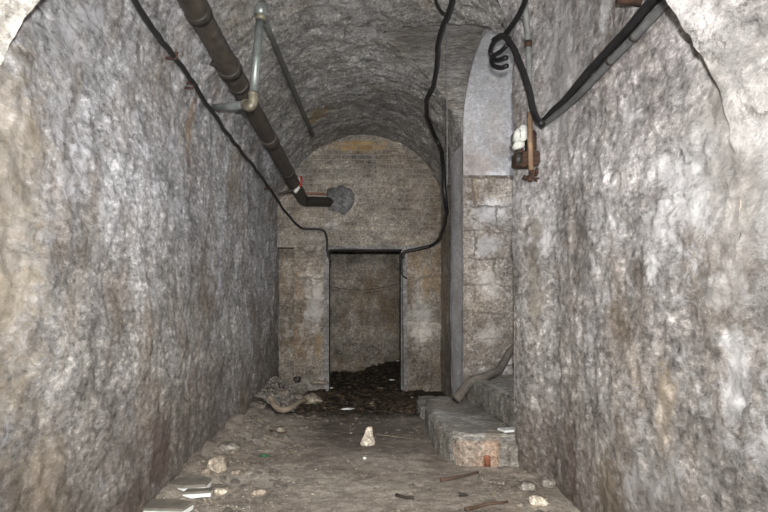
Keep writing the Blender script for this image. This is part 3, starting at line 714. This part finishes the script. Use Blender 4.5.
# slabs
def slab(poly, q, t, rz_, tilt, label):
    root = empty('broken_slab', q, label, 'slab')
    R_ = Matrix.Rotation(rz_, 4, 'Z') @ Matrix.Rotation(tilt, 4, 'X')
    bm = prism(poly, t*.62, t, .004, 3, .003)
    for v in bm.verts: v.co = R_ @ v.co
    obj('slate_top', bm, M['slab'], root, smooth_=False)
    bm = prism([(x*1.015+.0, y*1.03-.008) for x, y in poly], 0, t*.62, .003, 3, .003)
    for v in bm.verts: v.co = R_ @ v.co
    obj('white_underside', bm, M['white'], root, smooth_=False)
q = onfloor(192, 492)
slab([(-.12,-.05), (.0,-.075), (.125,-.04), (.12,.07), (.02,.13), (-.09,.06)], q+Vector((-.03,.03,.012)), .045, -.1, .06, 'grey broken slab with white edge lying beside the left wall')
slab([(-.085,-.03), (.08,-.02), (.085,.05), (-.06,.04)], q+Vector((.055,-.085,.004)), .034, .15, .02, 'small white-edged slab fragment in front of the larger slab')
q = onfloor(165, 515)
slab([(-.15,-.06), (.12,-.05), (.14,.05), (.02,.10), (-.12,.07)], q+Vector((0,.01,.012)), .036, -.12, .05, 'grey broken slab with white edge, nearest the camera')
# curved wood, twigs, plank
q = onfloor(290, 411)
tag(obj('bent_branch', bmt(spline([onfloor(269,409)+Vector((0,0,.07)), onfloor(277,413)+Vector((0,0,.05)), onfloor(288,414)+Vector((0,0,.05)), onfloor(298,409)+Vector((0,0,.05)), onfloor(306,405)+Vector((0,0,.06))], 6), .030, 10), M['wood']), 'curved pale piece of wood on the rubble at the far left', 'wood')
def twig(name, pp, r, m, label, z=.012):
    pts = []
    for x, y in pp: pts.append(onfloor(x, y)+Vector((0,0,z)))
    return tag(obj(name, bmt(wobble(spline(pts, 5), .006, 9), r, 6, rf=lambda t: 1-.4*t), m), label, 'stick')
twig('twig', [(262,437), (280,441), (304,449)], .007, M['wood'], 'thin pale twig on the floor left of centre')
twig('stick', [(466,512), (480,508), (508,504)], .014, M['darkwood'], 'reddish dark stick on the near floor at right')
twig('stick', [(440,482), (452,480), (478,474)], .014, M['darkwood'], 'dark flat stick in front of the low step')
twig('twig', [(396,497), (404,499), (413,500)], .013, M['iron_dark'], 'small black scrap of wood on the near floor, centre right')
twig('twig', [(460,497), (468,497)], .013, M['iron_dark'], 'little black stick left of the whitish block')
twig('twig', [(376,436), (396,438), (420,441)], .003, M['wood'], 'fine twig on the dark floor right of the pointed stone')
twig('stick', [(270,432), (278,434), (286,433)], .014, M['darkwood'], 'dark broken stick on the floor by the left wall')

# crumbs of mortar one could count: medium pebbles
rd = random.Random(9); protos = []
mats = [M['rock_grey'], M['rock_tan'], M['rock_grey'], M['rock_pale']]
for k in range(4):
    bm = bmesh.new(); blob(bm, (0,0,.35), (1,.8,.55), k*7+1, 2, .7)
    me = bpy.data.meshes.new('pebble'); bm.to_mesh(me); bm.free(); me.materials.append(mats[k]); protos.append(me)
cnt = 0
while cnt < 285:
    Y = 3.2+3.2*rd.random()**1.4; X = rd.uniform(-1.12, 1.05)
    w = .10+.9*(smooth(-.40,-.95,X)) + .6*smooth(.6,1.0,X)*(Y < 4.2)
    if rd.random() > w or (X > .5 and Y > 4.25) or (X < -.85 and Y < 3.75): continue
    o = bpy.data.objects.new('pebble', rd.choice(protos[:3] if rd.random() < .85 else protos)); C.objects.link(o)
    s_ = rd.uniform(.010, .024) if rd.random() < .66 else rd.uniform(.024, .05)*(1 if X < -.5 else .5)
    o.location = (X, Y, zf(X, Y)-.15*s_); o.scale = (s_, s_, s_*rd.uniform(.6,1)); o.rotation_euler.z = rd.uniform(0, 6.3)
    tag(o, 'small crumb of stone or mortar scattered on the earth floor', 'pebble', 'crumbs of stone scattered on the floor'); cnt += 1
# gravel and leaf litter: uncountable
def bits(name, n, place, smin, smax, m, label, cat, flat=.4, seed=1):
    rd = random.Random(seed); bm = bmesh.new()
    for _ in range(n):
        P = place(rd)
        if P is None: continue
        s_ = rd.uniform(smin, smax)
        R_ = Matrix.Rotation(rd.uniform(0,6.3), 3, 'Z') @ Matrix.Rotation(rd.uniform(-.5,.5), 3, 'X')
        b = [R_ @ Vector((math.cos(a)*s_*rd.uniform(.6,1.2), math.sin(a)*s_*rd.uniform(.4,.8), 0)) for a in [i*2*PI/5 for i in range(5)]]
        vs = [bm.verts.new(P+v) for v in b]; t = bm.verts.new(P+Vector((0,0,s_*flat))); u = bm.verts.new(P-Vector((0,0,s_*flat)))
        for i in range(5):
            bm.faces.new((vs[i], vs[(i+1) % 5], t)); bm.faces.new((vs[(i+1) % 5], vs[i], u))
    o = obj(name, bm, m, smooth_=False); tag(o, label, cat); o['kind'] = 'stuff'; return o
def pg(rd):
    Y = 3.0+rd.random()**1.3*3.3; X = rd.uniform(-1.15, 1.12)
    w = .15+.85*smooth(-.35,-1.0,X) + .7*smooth(.55,1.0,X)*(Y < 4.3)
    if rd.random() > w or (X > .52 and Y > 4.25): return None
    return Vector((X, Y, zf(X, Y)))
bits('gravel', 11000, pg, .003, .011, M['rock_tan'], 'fine grit and gravel strewn over the earth floor', 'gravel', .5, 2)
def pl(rd):
    Y = rd.uniform(6.0, 10.4); X = rd.uniform(-.75, .62) if Y < 8.0 else rd.uniform(-1.2, 1.2)
    if 8.0 <= Y <= 8.6 and abs(X) > .46: return None
    if Y < 6.5 and rd.random() > (Y-6.0)*2: return None
    return Vector((X, Y, zf(X, Y)+rd.uniform(0,.03)))
bits('leaf_litter', 7000, pl, .012, .045, M['leaf'], 'black rotting leaves and rubbish heaped through the doorway', 'debris', .12, 5)
def pw(rd):
    X = rd.uniform(-1.2,-.75); Y = rd.uniform(6.4, 8.1)
    if abs(X+.95) > .3: return None
    return Vector((X, Y, zf(X,Y)+rd.uniform(0,.06)))
bits('rubble', 700, pw, .012, .05, M['rock_grey'], 'loose grey-brown rubble heaped in the far left corner', 'rubble', .5, 8)

# ---------------------------------------------------------------- light
def area(name, loc, tgt, sx, sy, e, col=(1,1,1)):
    l = bpy.data.lights.new(name, 'AREA'); l.shape = 'RECTANGLE'; l.size = sx; l.size_y = sy; l.energy = e; l.color = col
    o = bpy.data.objects.new(name, l); C.objects.link(o); o.location = loc
    o.rotation_euler = (Vector(tgt)-Vector(loc)).to_track_quat('-Z', 'Y').to_euler(); return o
fl_ = bpy.data.lights.new('camera_flash', 'SPOT'); fl_.energy = 760; fl_.spot_size = math.radians(104); fl_.spot_blend = 1; fl_.shadow_soft_size = .028; fl_.color = (1, .985, .96)
fo = bpy.data.objects.new('camera_flash', fl_); C.objects.link(fo); fo.location = (.035, 0, 1.41)
fo.rotation_euler = (PI/2+.06, 0, 0)
area('fill_behind', (.3, -2.6, 1.7), (0, 8, 1.6), 1.4, 1.2, 135, (1, .97, .93))  # added soft fill behind the camera, no opening there; evens out the falloff
area('side_passage_fill', (2.55, 5.2, 2.3), (-1.2, 5.2, 1.2), .8, 1.2, 14, (.92, .96, 1))  # added unseen fill in the side passage, lifts the left wall and vault
w = bpy.data.worlds.new('dark'); w.use_nodes = True; bpy.context.scene.world = w
w.node_tree.nodes['Background'].inputs[0].default_value = (.5,.5,.5,1); w.node_tree.nodes['Background'].inputs[1].default_value = .02

cam = bpy.data.cameras.new('camera'); co = bpy.data.objects.new('camera', cam); C.objects.link(co)
co.location = (0, 0, H); co.rotation_euler = (PI/2, 0, 0)
cam.sensor_width = 36; cam.lens = F/768*36; cam.shift_x = (384-CX)/768; cam.shift_y = (CY-256)/768; cam.clip_start = .02
sc = bpy.context.scene; sc.camera = co
sc.view_settings.view_transform = 'Standard'; sc.view_settings.look = 'None'
sc.view_settings.exposure = .14; sc.view_settings.gamma = 1; sc.view_settings.use_curve_mapping = False
